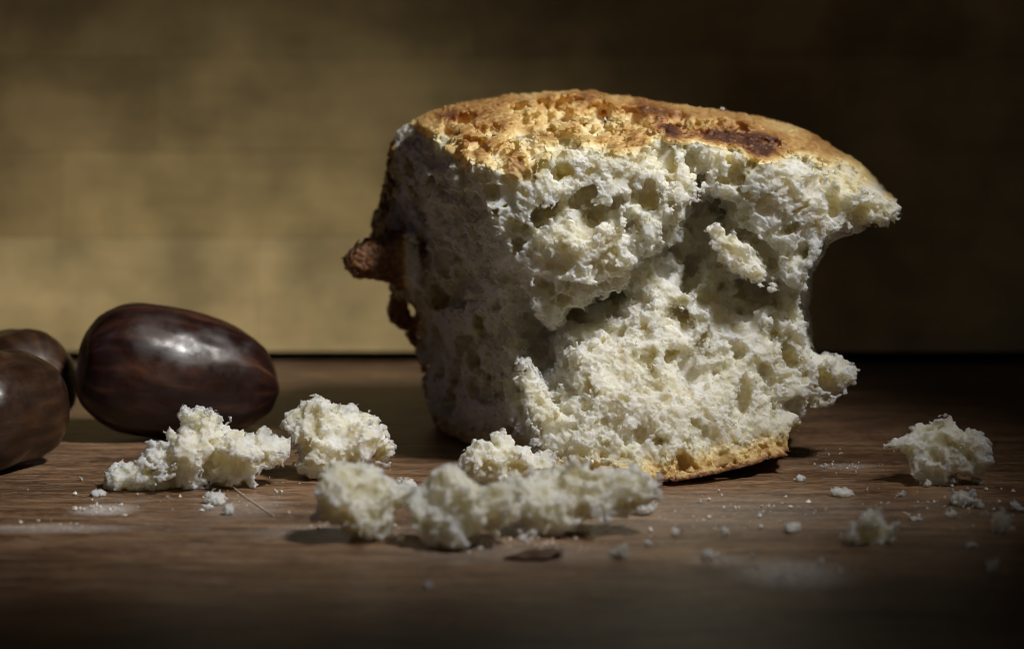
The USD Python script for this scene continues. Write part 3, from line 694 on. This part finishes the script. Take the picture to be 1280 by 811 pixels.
# ------------------------------------------------------------------ chestnuts
def chestnut(label, u, vb, w, h, dep, y0, taper, rotz, tilt, seed, shell='chestnut'):
    m = trimesh.creation.icosphere(5)
    p = np.array(m.vertices)
    s = np.sign(p[:, 0])
    q = p.copy()
    q[:, 0] = p[:, 0]
    ax_ = np.abs(p[:, 0])
    prof = (1 + taper * p[:, 0]) * np.where(ax_ < 0.9999, (1 - ax_ ** 3.1) ** 0.5 / np.maximum(1 - ax_ ** 2, 1e-9) ** 0.5, 1.16)
    q[:, 1] *= prof; q[:, 2] *= prof
    q[:, 2] = np.where(q[:, 2] < 0, q[:, 2] * 0.86, q[:, 2])
    q += 0.075 * (meshkit.fbm(p * 1.5 + seed * 7, 3, seed) - 0.5)[:, None] * p * 2
    q[:, 1] = np.where(q[:, 1] < 0, q[:, 1] * 0.82, q[:, 1])
    q[:, 0] = np.sign(p[:, 0]) * np.abs(q[:, 0]) ** 1.0
    q *= np.array([w, dep, h]) / 2
    ang = np.arctan2(p[:, 2], p[:, 1])
    grain = np.stack([np.cos(ang) * 1.5 + seed, np.sin(ang) * 1.5, p[:, 0] * 0.6], 1)
    R = trimesh.transformations.euler_matrix(0, math.radians(tilt), math.radians(rotz))[:3, :3]
    q = q @ R.T
    q[:, 2] -= q[:, 2].min()
    k = (y0 + DIST) / FP
    t = thing('chestnut', label, 'chestnut', ((u - CU) * k, y0, 0))
    f = np.array(m.faces)
    hil = p[f][:, :, 0].mean(1) < -0.90
    n = vertex_normals(q, f)
    for nm, sel in (('shell', ~hil), ('base_scar', hil)):
        uq, inv = np.unique(f[sel], return_inverse=True)
        put(nm, q[uq], inv.reshape(-1, 3), M[shell] if nm == 'shell' else M['chip'], t, n[uq], {'grain': grain[uq]})
    return t

chestnut('largest glossy dark brown chestnut, standing whole behind the flat crumb piece', 221, 555, 43.0, 28.6, 29, 52, -0.17, 12, 9, 1)
chestnut('brown chestnut cut off by the left edge, in front of the other two', 2, 598, 31, 24.5, 26, 13, -0.10, 62, 0, 2, 'chestnut_warm')
chestnut('lighter brown chestnut mostly hidden behind the front one at the left edge', 22, 545, 30, 23.5, 25, 62, -0.12, 125, 0, 3, 'chestnut_warm')

# ------------------------------------------------------------------ odds and ends on the board
r_ = np.random.default_rng(11)
m = trimesh.creation.icosphere(3)
p = np.array(m.vertices); p *= (1 + 1.1 * (meshkit.fbm(p * 1.9, 3, 5) - 0.5))[:, None]; p[:, 2] += 0.35 * p[:, 0]
x, y = ground_at(670, 697)
put('crust_flake', p * np.array([4.2, 2.6, 0.9]) + [0, 0, 0.4], m.faces, M['chip'], smooth=True, label='dark brown flake of crust lying on the board before the crumbs', cat='crust flake', loc=(x, y, 0))

def tube(pts, r, n=6):
    pts = np.array(pts, float)
    tg = np.gradient(pts, axis=0); tg /= np.linalg.norm(tg, axis=1, keepdims=True)
    s1 = np.cross(tg, [0, 0, 1]); s1 /= np.linalg.norm(s1, axis=1, keepdims=True)
    s2 = np.cross(s1, tg)
    an = np.arange(n) / n * 2 * math.pi
    v = (pts[:, None] + r * (np.cos(an)[None, :, None] * s1[:, None] + np.sin(an)[None, :, None] * s2[:, None])).reshape(-1, 3)
    f = []
    for i in range(len(pts) - 1):
        for j in range(n):
            a_, b_ = i * n + j, i * n + (j + 1) % n
            f += [(a_, b_, b_ + n), (a_, b_ + n, a_ + n)]
    for j in range(1, n - 1):
        f += [(0, j + 1, j), (len(v) - n, len(v) - n + j, len(v) - n + j + 1)]
    return v, np.array(f)
x0, y0 = ground_at(290, 611); x1, y1 = ground_at(343, 646)
tt = np.linspace(0, 1, 8)
v, f = tube(np.stack([x0 + (x1 - x0) * tt, y0 + (y1 - y0) * tt, 0.12 + 0.4 * (1 - tt) ** 2], 1), 0.09)
put('straw_fibre', v, f, M['fibre'], smooth=True, label='thin pale fibre on the board beside the flat crumb piece', cat='fibre')

def specks(name, label, cat, pts, r0, r1, mt):
    """thousands of grains, each a small crooked octahedron lying on the board"""
    o = np.array([(1, 0, 0), (-1, 0, 0), (0, 1, 0), (0, -1, 0), (0, 0, 1), (0, 0, -1)], float)
    fo = np.array([(0, 2, 4), (2, 1, 4), (1, 3, 4), (3, 0, 4), (2, 0, 5), (1, 2, 5), (3, 1, 5), (0, 3, 5)])
    V, F = [], []
    for i, (x, y) in enumerate(pts):
        r = r0 * (r1 / r0) ** (r_.random() ** 3.0)
        q = o * r * r_.uniform(0.6, 1.4, (6, 1)) + r_.normal(0, 0.2 * r, (6, 3))
        q[:, 2] -= q[:, 2].min() - 0.01
        V.append(q + [x, y, 0]); F.append(fo + 6 * i)
    put(name, np.vstack(V), np.vstack(F), mt, label=label, cat=cat, kind='stuff')

def smear(u, v_, du, dv, n):
    g = r_.normal(0, 0.5, (n, 2))
    return [ground_at(u + a_ * du, v_ + b_ * dv) for a_, b_ in g if v_ + b_ * dv > 470]
pts = []
for s_ in ((130,637,40,7,90),(60,658,90,6,40),(300,628,60,18,50),(985,716,75,15,160),(900,700,40,8,60),(1060,583,40,4,50),(1010,565,60,6,50),(640,676,120,14,220),(420,660,90,8,110),(1190,630,90,30,160),(880,640,220,35,200),(250,610,280,30,80)):
    pts += smear(*s_)
specks('flour_specks', 'fine white flour and crumb dust sprinkled across the board', 'flour', pts, 0.05, 0.42, M['flour'])
